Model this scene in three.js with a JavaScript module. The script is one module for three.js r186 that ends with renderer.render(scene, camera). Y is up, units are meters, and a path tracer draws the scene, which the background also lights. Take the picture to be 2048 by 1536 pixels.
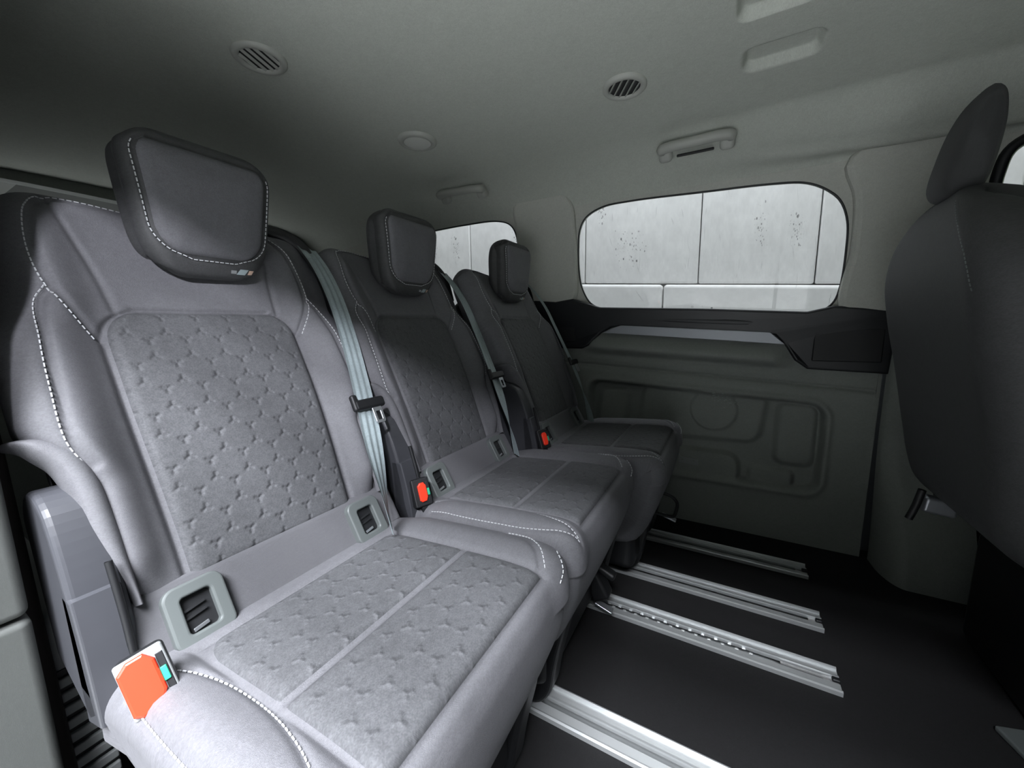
import * as THREE from 'three';
import { RectAreaLightUniformsLib } from 'three/addons/lights/RectAreaLightUniformsLib.js';
import { RoundedBoxGeometry } from 'three/addons/geometries/RoundedBoxGeometry.js';
import { mergeGeometries, mergeVertices } from 'three/addons/utils/BufferGeometryUtils.js';

// ------------------------------------------------------------------ camera, light, exposure
const scene = new THREE.Scene();
scene.background = new THREE.Color(0x050505);
const camera = new THREE.PerspectiveCamera(89.58, 2048 / 1536, 0.02, 60);
camera.position.set(0, 0.82, 0);
{
  // x = forward of the van, y = up, z = towards the open sliding door
  const right = new THREE.Vector3(0.87128365, -0.01462808, -0.49056174);
  const up = new THREE.Vector3(-0.06043586, 0.98875016, -0.13682334);
  const back = new THREE.Vector3(0.48704446, 0.14885946, 0.86059779);
  camera.setRotationFromMatrix(new THREE.Matrix4().makeBasis(right, up, back));
}
const renderer = new THREE.WebGLRenderer({ antialias: true });
renderer.toneMapping = THREE.LinearToneMapping;
renderer.toneMappingExposure = 1.5;
renderer.shadowMap.enabled = true;
renderer.shadowMap.type = THREE.PCFSoftShadowMap;
RectAreaLightUniformsLib.init();

// showroom ceiling luminaires: [x, z, size x, size z, radiance, label]
const LUMINAIRES = [
  [0.3, 0.85, 1.6, 0.4, 120, 'long white luminaire panel on the showroom ceiling nearest the open van door'],
  [0.3, 1.6, 1.6, 0.4, 105, 'long white luminaire panel between two others beside the open van door'],
  [0.3, 2.4, 1.6, 0.4, 120, 'long white luminaire panel farthest from the open van door'],
  [-0.5, -2.25, 4.2, 0.3, 16, 'unseen luminaire panel added to brighten the pale concrete wall'],  // unseen panel added to light the concrete wall
  [3.6, -2.2, 1.2, 0.3, 14, 'white luminaire panel ahead of the van beside the green wall'],
];
const HALL_TOP = 3.35;
// portable work lamp standing beside the open door: place, aim, lens radius, strength, half angle of the beam
const WORK_LAMP = { at: [0.30, 1.53, 0.57], aim: [-0.58, 0.48, -0.26], r: 0.04, candela: 8, cone: 27 };

// ------------------------------------------------------------------ helpers
let seed = 7;
const rnd = () => { seed = (seed * 16807) % 2147483647; return seed / 2147483647; };
const V = (x, y, z) => new THREE.Vector3(x, y, z);
const clamp = (v, a, b) => Math.min(b, Math.max(a, v));
const ss = (a, b, v) => { const t = clamp((v - a) / (b - a), 0, 1); return t * t * (3 - 2 * t); };
const lerp = (a, b, t) => a + (b - a) * t;
const taken = {};
function numbered(n) { const k = taken[n] = (taken[n] ?? -1) + 1; return k ? `${n}_${String(k).padStart(3, '0')}` : n; }
function shadows(o) { o.traverse(c => { if (c.isMesh) { c.castShadow = true; c.receiveShadow = true; } }); return o; }
function top(o, name, label, category, group) {
  o.name = numbered(name); o.userData.label = label; o.userData.category = category;
  if (group) o.userData.group = group;
  scene.add(o); return o;
}
function structure(o, name, label) { o.name = name; o.userData.kind = 'structure'; if (label) o.userData.label = label; scene.add(o); return o; }
function part(parent, name, geo, mat, label, stuff) {
  const m = new THREE.Mesh(geo, mat); m.name = name; m.castShadow = m.receiveShadow = true;
  if (label) m.userData.label = label;
  if (stuff) m.userData.kind = 'stuff';
  parent.add(m); return m;
}
const box = (x0, x1, y0, y1, z0, z1) => new THREE.BoxGeometry(x1 - x0, y1 - y0, z1 - z0).translate((x0 + x1) / 2, (y0 + y1) / 2, (z0 + z1) / 2);
const rbox = (sx, sy, sz, r = 0.004, seg = 2) => new RoundedBoxGeometry(sx, sy, sz, seg, Math.min(r, sx / 2.01, sy / 2.01, sz / 2.01));
const strip = g => { const o = g.index ? g.toNonIndexed() : g; for (const k of Object.keys(o.attributes)) if (!['position', 'normal', 'uv'].includes(k)) o.deleteAttribute(k); return o; };
const merged = list => mergeGeometries(list.map(strip));
function bar(a, b, w, h, upv = V(0, 1, 0)) {            // box beam from a to b
  const d = b.clone().sub(a), L = d.length(); d.normalize();
  const s = new THREE.Vector3().crossVectors(d, upv).normalize(), u = new THREE.Vector3().crossVectors(s, d).normalize();
  const g = new THREE.BoxGeometry(L, h, w);
  g.applyMatrix4(new THREE.Matrix4().makeBasis(d, u, s).setPosition(a.clone().add(b).multiplyScalar(0.5)));
  return g;
}
const tube = (pts, r, n = 40, rs = 8, closed = false) => new THREE.TubeGeometry(new THREE.CatmullRomCurve3(pts, closed), n, r, rs, closed);
// grid of points fn(i, j) -> Vector3 (and uv fn), smooth normals
function grid(ni, nj, fn, uvf) {
  const p = [], uv = [], idx = [];
  for (let i = 0; i <= ni; i++) for (let j = 0; j <= nj; j++) {
    const v = fn(i, j); p.push(v.x, v.y, v.z);
    const t = uvf ? uvf(i, j, v) : [i / ni, j / nj]; uv.push(t[0], t[1]);
  }
  for (let i = 0; i < ni; i++) for (let j = 0; j < nj; j++) {
    const a = i * (nj + 1) + j, b = a + nj + 1;
    idx.push(a, b, a + 1, b, b + 1, a + 1);
  }
  const g = new THREE.BufferGeometry();
  g.setAttribute('position', new THREE.Float32BufferAttribute(p, 3));
  g.setAttribute('uv', new THREE.Float32BufferAttribute(uv, 2));
  g.setIndex(idx); g.computeVertexNormals(); return g;
}
function roundRect(w, h, r, cx = 0, cy = 0, S = THREE.Shape) {
  const s = new S(), x = cx - w / 2, y = cy - h / 2;
  s.moveTo(x + r, y); s.lineTo(x + w - r, y); s.absarc(x + w - r, y + r, r, -Math.PI / 2, 0);
  s.lineTo(x + w, y + h - r); s.absarc(x + w - r, y + h - r, r, 0, Math.PI / 2);
  s.lineTo(x + r, y + h); s.absarc(x + r, y + h - r, r, Math.PI / 2, Math.PI);
  s.lineTo(x, y + r); s.absarc(x + r, y + r, r, Math.PI, Math.PI * 1.5); return s;
}
const extr = (shape, depth, bevel = 0, seg = 2) => new THREE.ExtrudeGeometry(shape, { depth, bevelEnabled: bevel > 0, bevelSize: bevel, bevelThickness: bevel, bevelSegments: seg, curveSegments: 12 });
const poly = pts => { const s = new THREE.Shape(); pts.forEach(([x, y], i) => i ? s.lineTo(x, y) : s.moveTo(x, y)); s.closePath(); return s; };
const smoothClosed = (pts, n = 90) => new THREE.CatmullRomCurve3(pts.map(([x, y]) => V(x, y, 0)), true, 'centripetal').getSpacedPoints(n).slice(0, -1).map(v => [v.x, v.y]);

// ------------------------------------------------------------------ textures and materials
function tex(w, h, fn, { srgb = false, rx = 1, ry = 1 } = {}) {
  const d = new Uint8Array(w * h * 4);
  for (let y = 0; y < h; y++) for (let x = 0; x < w; x++) {
    const c = fn(x, y), k = (y * w + x) * 4;
    if (typeof c === 'number') d[k] = d[k + 1] = d[k + 2] = clamp(c, 0, 1) * 255; else for (let q = 0; q < 3; q++) d[k + q] = clamp(c[q], 0, 1) * 255;
    d[k + 3] = 255;
  }
  const t = new THREE.DataTexture(d, w, h); t.wrapS = t.wrapT = THREE.RepeatWrapping; t.magFilter = THREE.LinearFilter; t.minFilter = THREE.LinearMipmapLinearFilter; t.generateMipmaps = true;
  if (srgb) t.colorSpace = THREE.SRGBColorSpace; t.repeat.set(rx, ry); t.needsUpdate = true; return t;
}
function tileNoise(n, seed0) {                       // tileable value noise lattice
  let s = seed0; const r = () => { s = (s * 16807) % 2147483647; return s / 2147483647; };
  const a = Float32Array.from({ length: n * n }, r);
  return (u, v) => { const x = u * n, y = v * n, xi = Math.floor(x), yi = Math.floor(y), fx = ss(0, 1, x - xi), fy = ss(0, 1, y - yi), m = k => ((k % n) + n) % n;
    return lerp(lerp(a[m(yi) * n + m(xi)], a[m(yi) * n + m(xi + 1)], fx), lerp(a[m(yi + 1) * n + m(xi)], a[m(yi + 1) * n + m(xi + 1)], fx), fy); };
}
const n8 = tileNoise(8, 11), n32 = tileNoise(32, 23), n96 = tileNoise(96, 37), n200 = tileNoise(200, 51);
// fine woven cloth, one tile = 5 cm
const clothBump = tex(256, 256, (x, y) => { const u = x / 256, v = y / 256; return 0.5 + 0.18 * Math.sin(u * Math.PI * 2 * 40) * Math.sin(v * Math.PI * 2 * 40) + 0.35 * (n96(u, v) - 0.5); }, { rx: 20, ry: 20 });
const clothTone = (r, g, b, amp) => tex(256, 256, (x, y) => { const u = x / 256, v = y / 256, k = 1 + amp * 0.4 * (n32(u, v) - 0.5) + amp * 1.3 * (n200(u, v) - 0.5) + amp * 0.12 * (n8(u, v) - 0.5); return [r * k, g * k, b * k]; }, { srgb: true, rx: 5, ry: 5 });
// honeycomb of pressed three-pointed dimples; tile holds 1 x 1 hexagon pairs
const HEX = 0.046;                                    // flat-to-flat size of a cell
const hexH = HEX * Math.sqrt(3);
function hexBump() {
  const W = 256, H = 444, corners = [];
  const R = HEX / Math.sqrt(3);                       // centre to corner
  for (let i = -1; i <= 2; i++) for (let j = -1; j <= 2; j++) for (const [ox, oy] of [[0, 0], [0.5, 0.5]]) {
    const cx = (i + ox) * HEX, cy = (j + oy) * hexH;
    for (let k = 0; k < 6; k++) { const a = Math.PI / 6 + k * Math.PI / 3; corners.push([cx + R * Math.cos(a), cy + R * Math.sin(a), a]); }
  }
  return tex(W, H, (x, y) => {
    const px = x / W * HEX, py = y / H * hexH; let v = 0;
    for (const [cx, cy, a] of corners) {
      const dx = px - cx, dy = py - cy; if (dx * dx + dy * dy > 0.0003) continue;
      for (let q = 0; q < 3; q++) {                   // three short spokes along the cell edges
        const b = a + q * Math.PI * 2 / 3, t = clamp(dx * Math.cos(b) + dy * Math.sin(b), 0, 0.0052);
        const d = Math.hypot(dx - t * Math.cos(b), dy - t * Math.sin(b));
        v = Math.max(v, Math.exp(-((d / 0.003) ** 2)) * (1 - t / 0.016));
      }
    }
    const fine = 0.03 * Math.sin(px / HEX * Math.PI * 2 * 30) * Math.sin(py / hexH * Math.PI * 2 * 52);
    return 0.93 - 0.85 * v + fine;
  }, { rx: 1 / HEX, ry: 1 / hexH });
}
const std = (o) => new THREE.MeshStandardMaterial({ side: THREE.DoubleSide, ...o });
const phys = (o) => new THREE.MeshPhysicalMaterial({ side: THREE.DoubleSide, ...o });
const M = {
  cloth: phys({ map: clothTone(0.385, 0.385, 0.398, 0.1), bumpMap: clothBump, bumpScale: 0.0005, roughness: 0.72, sheen: 0.35, sheenRoughness: 0.5, sheenColor: new THREE.Color(0x8a8a90) }),
  insert: phys({ map: clothTone(0.32, 0.323, 0.332, 0.2), bumpMap: hexBump(), bumpScale: 0.0024, roughness: 0.78, sheen: 0.3, sheenRoughness: 0.5, sheenColor: new THREE.Color(0x8a8a90) }),
  band: phys({ map: clothTone(0.235, 0.238, 0.24, 0.16), bumpMap: clothBump, bumpScale: 0.0004, roughness: 0.62, sheen: 0.25, sheenRoughness: 0.5, sheenColor: new THREE.Color(0x84848c) }),  // dark headrest side cloth; on the front seat it stands in for shade
  thread: std({ color: 0xc4c6c8, roughness: 0.7 }),
  headliner: std({ map: clothTone(0.745, 0.76, 0.725, 0.07), bumpMap: clothBump, bumpScale: 0.0006, roughness: 0.95 }),
  pillarTrim: std({ map: clothTone(0.75, 0.755, 0.725, 0.06), bumpMap: clothBump, bumpScale: 0.0004, roughness: 0.85 }),
  lowerTrim: std({ map: clothTone(0.52, 0.535, 0.518, 0.07), bumpMap: clothBump, bumpScale: 0.0003, roughness: 0.6 }),
  jamb: std({ map: clothTone(0.31, 0.32, 0.31, 0.06), roughness: 0.7, bumpMap: clothBump, bumpScale: 0.0003 }),
  blackTrim: std({ color: 0x1b1d20, roughness: 0.42 }),
  blackPlastic: std({ color: 0x17181a, roughness: 0.5 }),
  greyPlastic: std({ color: 0x3d3e42, roughness: 0.38 }),
  bezel: std({ color: 0x5a5f5e, roughness: 0.45 }),
  paleGrey: std({ color: 0x8c8f8f, roughness: 0.5 }),
  fixture: std({ color: 0xa9aba4, roughness: 0.55 }),
  silver: std({ color: 0x9a9da2, roughness: 0.38, metalness: 0.7 }),
  aluminium: std({ color: 0xcdd0d0, roughness: 0.33, metalness: 0.6 }),
  aluminiumMatt: std({ color: 0xa9a9a8, roughness: 0.5, metalness: 0.6 }),
  steel: std({ color: 0xb9bcc0, roughness: 0.3, metalness: 0.85 }),
  brass: std({ color: 0xd9c78c, roughness: 0.35, metalness: 0.7 }),
  belt: std({ map: clothTone(0.60, 0.65, 0.66, 0.12), roughness: 0.45 }),
  red: std({ color: 0xff3a20, roughness: 0.4 }),
  green: std({ color: 0x2aa77c, roughness: 0.5 }),
  carpet: std({ map: clothTone(0.055, 0.055, 0.059, 0.7), bumpMap: clothBump, bumpScale: 0.002, roughness: 1 }),
  rubber: std({ color: 0x26221f, roughness: 0.8 }),
  lens: std({ color: 0xc9cbc4, roughness: 0.35 }),
  glass: phys({ color: 0xf4f7f5, roughness: 0.02, transmission: 1, thickness: 0, ior: 1.45 }),
  hallFloor: std({ color: 0xd2d3cf, roughness: 0.5 }),
  hallWall: std({ color: 0x6e706d, roughness: 0.9 }),
  hallGreen: std({ color: 0xdcebcb, roughness: 0.9 }),
  lamp: std({ color: 0xffffff, emissive: 0xffffff, emissiveIntensity: 1.2 }),
  body: std({ color: 0x777b80, roughness: 0.4 }),
};

// ------------------------------------------------------------------ structure: floor
const RAIL_Z = [-1.488, -1.238, -1.034, -0.674], RAIL_X0 = -0.95, RAIL_X1 = 0.262;
{
  const fl = structure(new THREE.Group(), 'floor', 'black carpeted van floor');
  const mat = (x0, x1, z0, z1) => part(fl, 'carpet', grid(20, 6, (i, j) => V(lerp(x0, x1, i / 20), 0, lerp(z1, z0, j / 6)), (i, j, v) => [v.x, v.z]), M.carpet);
  const cuts = [-1.74, ...RAIL_Z.flatMap(z => [z - 0.037, z + 0.037]), 0.12];
  mat(-2.35, RAIL_X0, -1.74, 0.12); mat(RAIL_X1, 1.65, -1.74, 0.12);
  for (let k = 0; k < cuts.length; k += 2) mat(RAIL_X0, RAIL_X1, cuts[k], cuts[k + 1]);       // cut out for the rails let into the floor
  part(fl, 'floor_pan', box(-2.4, 1.7, -0.1, -0.058, -1.78, 0.14), M.body);
}
// ------------------------------------------------------------------ structure: ceiling (headliner)
const ZC = -0.82;
const SECT = new THREE.CatmullRomCurve3([[-0.789, 1.306], [-0.781, 1.323], [-0.755, 1.355], [-0.71, 1.392], [-0.64, 1.42], [-0.52, 1.438], [-0.35, 1.448], [0, 1.453], [0.35, 1.448], [0.52, 1.438], [0.64, 1.42], [0.71, 1.392], [0.755, 1.355], [0.781, 1.323], [0.789, 1.306]].map(([a, b]) => V(a, b, 0)), false, 'centripetal').getSpacedPoints(400);
const ceilY = dz => { let b = 0; for (let k = 1; k < SECT.length; k++) if (SECT[k - 1].x <= dz && SECT[k].x >= dz) { const t = (dz - SECT[k - 1].x) / (SECT[k].x - SECT[k - 1].x + 1e-9); b = lerp(SECT[k - 1].y, SECT[k].y, t); break; } return b; };
const sdRR = (px, py, hx, hy, r) => { const qx = Math.abs(px) - hx + r, qy = Math.abs(py) - hy + r; return Math.hypot(Math.max(qx, 0), Math.max(qy, 0)) + Math.min(Math.max(qx, qy), 0) - r; };
{
  const dense = (a, b, step, zones) => { const out = []; let x = a; while (x < b) { out.push(x); x += zones.some(([p, q]) => x > p && x < q) ? step / 6 : step; } out.push(b); return out; };
  const xs = dense(-2.35, 1.65, 0.03, [[-0.08, 0.25]]);
  const ni = xs.length - 1, nj = SECT.length - 1;
  const g = grid(ni, nj, (i, j) => {
    const x = xs[i], p = SECT[j], z = ZC + p.x; let y = p.y;
    // two shallow pockets pressed into the headliner
    for (const [cx, cz, hx, hz] of [[0.062, -1.2, 0.075, 0.043], [0.062, -0.955, 0.088, 0.098]]) {
      const d = sdRR(x - cx, z - cz, hx, hz, 0.022); y += 0.022 * ss(0.006, -0.007, d);
    }
    // the headliner steps down into a rounded ledge along the far side ahead of the window
    const f = ss(-0.35, 0.45, x) * ss(-0.5, -0.6, p.x);
    const ledge = ss(-0.585, -0.70, p.x) * (1 - ss(-0.73, -0.8, p.x));
    y -= 0.06 * f * ledge;
    // towards the tailgate the roof falls a little
    y -= 0.035 * ss(-1.7, -2.35, x);
    return V(x, y, z);
  }, (i, j, v) => [v.x, v.z]);
  const c = structure(new THREE.Group(), 'ceiling', 'pale grey cloth van headliner');
  part(c, 'headliner', g, M.headliner);
  part(c, 'roof_skin', box(-2.42, 1.72, 1.49, 1.54, -1.8, 0.16), M.body);
  // front headliner seam
  part(c, 'headliner_seam', tube([V(0.505, 1.385, -1.565), V(0.51, 1.424, -1.46), V(0.505, 1.4405, -1.34), V(0.5, 1.45, -1.1), V(0.5, 1.453, -0.8)], 0.003, 60, 6), M.lowerTrim);
}
// ------------------------------------------------------------------ structure: far wall
const TILT = 0.16, wz = y => -1.69 + Math.max(0, y - 0.8) * TILT;
const WIN1 = [[-0.591, 1.135], [-0.581, 1.213], [-0.553, 1.257], [-0.483, 1.286], [-0.375, 1.291], [-0.121, 1.281], [0.087, 1.271], [0.176, 1.259], [0.229, 1.233], [0.270, 1.195], [0.295, 1.134], [0.303, 1.044], [0.301, 0.929], [0.289, 0.881], [0.262, 0.856], [0.217, 0.848], [-0.112, 0.866], [-0.397, 0.883], [-0.504, 0.891], [-0.548, 0.916], [-0.582, 0.981], [-0.592, 1.054]];
const WIN2 = [[-1.70, 1.26], [-1.60, 1.298], [-1.42, 1.302], [-1.159, 1.306], [-0.975, 1.298], [-0.91, 1.274], [-0.884, 1.229], [-0.882, 1.10], [-0.886, 0.99], [-0.92, 0.93], [-1.0, 0.905], [-1.45, 0.92], [-1.66, 0.94], [-1.715, 1.0], [-1.72, 1.15]];
const WIN3 = [[0.612, 1.03], [0.604, 1.12], [0.603, 1.21], [0.614, 1.262], [0.65, 1.288], [0.72, 1.296], [1.0, 1.28], [1.25, 1.2], [1.40, 1.05], [1.42, 0.9], [1.3, 0.86], [0.9, 0.85], [0.68, 0.86], [0.625, 0.91]];
const tiltGeo = g => {                                   // from (x, y, depth) flat panel to the leaning upper wall
  const p = g.attributes.position; for (let i = 0; i < p.count; i++) p.setZ(i, p.getZ(i) + wz(p.getY(i)));
  g.computeVertexNormals(); return g;
};
const wallFar = structure(new THREE.Group(), 'wall_far', 'far side wall of the van with grey trim');
{
  const sh = poly([[-2.4, 0.83], [1.7, 0.83], [1.7, 1.47], [-2.4, 1.47]]);
  for (const w of [WIN1, WIN2, WIN3]) sh.holes.push(new THREE.Path(smoothClosed(w, 120).map(([x, y]) => new THREE.Vector2(x, y))));
  const g = extr(sh, 0.014).translate(0, 0, -0.014); const p = g.attributes.position, uv = g.attributes.uv;
  for (let i = 0; i < p.count; i++) uv.setXY(i, p.getX(i), p.getY(i));
  part(wallFar, 'upper_trim', tiltGeo(g), M.pillarTrim);
  part(wallFar, 'outer_skin', box(-2.4, 1.7, -0.1, 0.84, -1.82, -1.775), M.body);
}
// windows: pane and rubber seal each
[[WIN1, 'window_1'], [WIN2, 'window_2'], [WIN3, 'window_3']].forEach(([w, nm], k) => {
  const grp = structure(new THREE.Group(), nm, ['large side window showing the concrete wall', 'rear quarter window behind the seats', 'front door window beside the front seat'][k]);
  const pts = smoothClosed(w, 140);
  const pane = new THREE.ShapeGeometry(poly(pts)); tiltGeo(pane); pane.translate(0, 0, -0.006);
  part(grp, 'pane', pane, M.glass);
  part(grp, 'seal', tube(pts.map(([x, y]) => V(x, y, wz(y) + 0.001)), k === 2 ? 0.014 : 0.0032, 200, 6, true), M.blackTrim, 'black rubber window seal');
});
// C pillar and B pillar cloth covers standing proud of the wall
function proudPanel(parent, name, outline, proud, mat, bevel = 0.012, label) {
  const g = extr(poly(smoothClosed(outline, 80)), proud, bevel, 3); const p = g.attributes.position, uv = g.attributes.uv;
  for (let i = 0; i < p.count; i++) uv.setXY(i, p.getX(i), p.getY(i));
  return part(parent, name, tiltGeo(g), mat, label);
}
proudPanel(wallFar, 'pillar_cover', [[-0.868, 0.93], [-0.865, 1.1], [-0.862, 1.25], [-0.868, 1.335], [-0.83, 1.356], [-0.72, 1.356], [-0.655, 1.35], [-0.622, 1.31], [-0.612, 1.2], [-0.612, 1.05], [-0.625, 0.94], [-0.70, 0.92], [-0.8, 0.92]], 0.006, M.pillarTrim, 0.016, 'light grey pillar cover between the windows');
proudPanel(wallFar, 'pillar_cover', [[0.328, 0.86], [0.33, 1.05], [0.318, 1.2], [0.29, 1.29], [0.33, 1.318], [0.45, 1.312], [0.545, 1.30], [0.56, 1.15], [0.56, 0.95], [0.545, 0.86], [0.45, 0.845]], 0.01, M.pillarTrim, 0.018, 'light grey pillar cover behind the front seat');
// lower panel as relief: armrest roll, groove, big recess with ribs, pocket and speaker disc
function lowerRelief(x, y) {
  let d = 0;                                             // + = towards the cabin
  const beltDrop = -0.058 * (x + 0.1);                   // the belt line falls towards the front
  // armrest roll under the belt trim
  const ya = y - (0.700 + beltDrop), inX = ss(-0.60, -0.50, x) * ss(0.215, 0.12, x);
  d += 0.045 * Math.exp(-(((ya) / 0.045) ** 2)) * inX * (ya > 0 ? 1 : 1);
  d -= 0.022 * Math.exp(-(((ya + 0.03) / 0.016) ** 2)) * inX;
  // groove line
  const yg = y - (0.618 + beltDrop);
  d -= 0.008 * Math.exp(-((yg / 0.0045) ** 2)) * ss(-0.9, -0.75, x) * ss(0.432, 0.425, x);
  d += 0.006 * ss(0.004, -0.03, yg);
  // big recess: rounded frame with a falling top edge
  const topY = 0.572 - 0.052 * (x + 0.5), hy = (topY - 0.205) / 2, cy = 0.205 + hy;
  const s = sdRR(x + 0.122, y - cy, 0.425, hy, 0.05);
  const rec = ss(0.004, -0.012, s);
  d -= 0.038 * rec;
  d += 0.007 * Math.exp(-(((s - 0.012) / 0.01) ** 2));   // raised rim
  if (rec > 0) {
    // pressed fields inside the recess
    const f1 = sdRR(x + 0.10 - 0.10 * (y - 0.45), y - 0.46, 0.225, 0.105 - 0.025 * (x + 0.1), 0.05);
    d += 0.016 * rec * ss(0.014, -0.014, f1);
    const f0 = sdRR(x + 0.45 - 0.12 * (y - 0.4), y - 0.42, 0.062, 0.115, 0.03);
    d += 0.02 * rec * ss(0.012, -0.012, f0);
    const f2 = sdRR(x - 0.226, y - 0.41, 0.058, 0.115, 0.03);
    d += 0.018 * rec * ss(0.014, -0.012, f2);
    const disc = Math.hypot(x + 0.045, y - 0.478);
    d += 0.006 * ss(0.086, 0.078, disc);
    // low box with a rounded front corner at the foot of the recess
    const f3 = sdRR(x + 0.18, y - 0.235, 0.235, 0.072, 0.05);
    d += 0.026 * rec * ss(0.008, -0.008, f3);
    const f4 = sdRR(x - 0.16, y - 0.235, 0.07, 0.032, 0.02);
    d += 0.016 * rec * ss(0.008, -0.008, f4);
  }
  return d;
}
{
  const X0 = -2.35, X1 = 0.436, xs = []; for (let x = X0; x < X1; x += (x > -0.85 ? 0.0042 : 0.03)) xs.push(x); xs.push(X1);
  const NJ = 200, g = grid(xs.length - 1, NJ, (i, j) => { const x = xs[i], y = 0.84 * j / NJ; return V(x, y, -1.69 + lowerRelief(x, y) + 0.012 * ss(0.84, 0.6, y) * 0); }, (i, j, v) => [v.x, v.y]);
  part(wallFar, 'lower_panel', g, M.lowerTrim, 'moulded grey plastic lower side panel');
  part(wallFar, 'panel_edge', box(0.428, 0.437, 0.0, 0.84, -1.77, -1.685), M.lowerTrim);
  // B pillar foot: flares into the cabin towards the floor
  const gp = grid(40, 60, (i, j) => {
    const u = i / 40, y = 0.86 * j / 60;
    const flare = 0.125 * ss(0.42, 0.0, y) ;
    const x0 = 0.445 + 0.012 * ss(0.5, 0, y), x1 = 0.66;
    const x = lerp(x0, x1, u), e = Math.min(u * (x1 - x0), 0.06) / 0.06;
    return V(x, y, -1.70 + 0.02 + (0.03 + flare) * Math.sqrt(1 - (1 - e) ** 2));
  }, (i, j, v) => [v.x, v.y]);
  part(wallFar, 'pillar_foot', gp, M.lowerTrim, 'grey pillar cover flaring out at the floor');
  part(wallFar, 'front_lower_trim', box(0.64, 1.68, 0, 0.86, -1.75, -1.67), M.blackPlastic);
  // black belt moulding with dropped ends
  const belt = [[-0.95, 0.925], [-0.80, 0.925], [-0.70, 0.915], [-0.62, 0.925], [-0.56, 0.905], [-0.50, 0.885], [-0.1, 0.866], [0.22, 0.845], [0.29, 0.862], [0.36, 0.855], [0.443, 0.84], [0.443, 0.655], [0.24, 0.663], [0.205, 0.69], [0.172, 0.745], [0.14, 0.782], [0.10, 0.788], [-0.40, 0.818], [-0.455, 0.815], [-0.50, 0.79], [-0.555, 0.735], [-0.585, 0.722], [-0.70, 0.722], [-0.95, 0.735]];
  const gb = extr(poly(belt), 0.022, 0.008, 3); { const p = gb.attributes.position; for (let i = 0; i < p.count; i++) { const y = p.getY(i), x = p.getX(i); const hollow = (x > 0.215 || x < -0.6) ? 0.012 * ss(0.84, 0.8, y) : 0; p.setZ(i, p.getZ(i) + wz(y) - hollow); } gb.computeVertexNormals(); }
  part(wallFar, 'belt_moulding', gb, M.blackTrim, 'black moulding under the side window');
  const roll = tube([V(-0.50, 0.842, -1.70), V(-0.45, 0.844, -1.692), V(-0.38, 0.845, -1.684), V(-0.1, 0.830, -1.682), V(0.06, 0.821, -1.684), V(0.12, 0.815, -1.692), V(0.16, 0.80, -1.70)], 0.028, 80, 16);
  part(wallFar, 'belt_roll', roll, M.blackTrim);
  for (const [x0, x1, y0, y1] of [[0.245, 0.425, 0.685, 0.795], [-0.685, -0.61, 0.745, 0.865]]) part(wallFar, 'bin_face', rbox(x1 - x0, y1 - y0, 0.008, 0.004).translate((x0 + x1) / 2, (y0 + y1) / 2, -1.662), M.blackPlastic);
  // silver strip on the armrest
  const sv = extr(poly([[-0.408, 0.813], [0.118, 0.782], [0.163, 0.742], [0.10, 0.748], [-0.482, 0.785], [-0.44, 0.803]]), 0.012, 0.003, 2).translate(0, 0, -1.672);
  part(wallFar, 'silver_strip', sv, M.silver, 'slim silver decor strip');
  // fixing plate in the recess
  const pl = new THREE.Shape(); pl.moveTo(-0.162, 0.247); pl.lineTo(-0.088, 0.243); pl.lineTo(-0.088, 0.268); pl.lineTo(-0.152, 0.273); pl.lineTo(-0.162, 0.285); pl.closePath();
  for (const hx of [-0.148, -0.105]) { const h = new THREE.Path(); h.absarc(hx, 0.26, 0.0045, 0, Math.PI * 2); pl.holes.push(h); }
  part(wallFar, 'fixing_plate', extr(pl, 0.003).translate(0, 0, -1.692), M.paleGrey, 'small pale metal fixing plate');
  // white scuffs stuck to the speaker disc
  const scuffs = [];
  for (let k = 0; k < 46; k++) { const a = 0.35 + 1.5 * rnd(), r = 0.03 + 0.055 * Math.sqrt(rnd()); const x = -0.045 + Math.cos(a) * r + 0.008, y = 0.478 + Math.abs(Math.sin(a)) * r * 0.9; scuffs.push(new THREE.CircleGeometry(0.0012 + 0.002 * rnd(), 6).scale(1 + rnd(), 0.6, 1).translate(x, y, -1.69 + lowerRelief(x, y) + 0.0015)); }
  part(wallFar, 'scuff_marks', merged(scuffs), std({ color: 0x9aa09c, roughness: 0.8 }), 'pale scuff marks', true);
}
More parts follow.
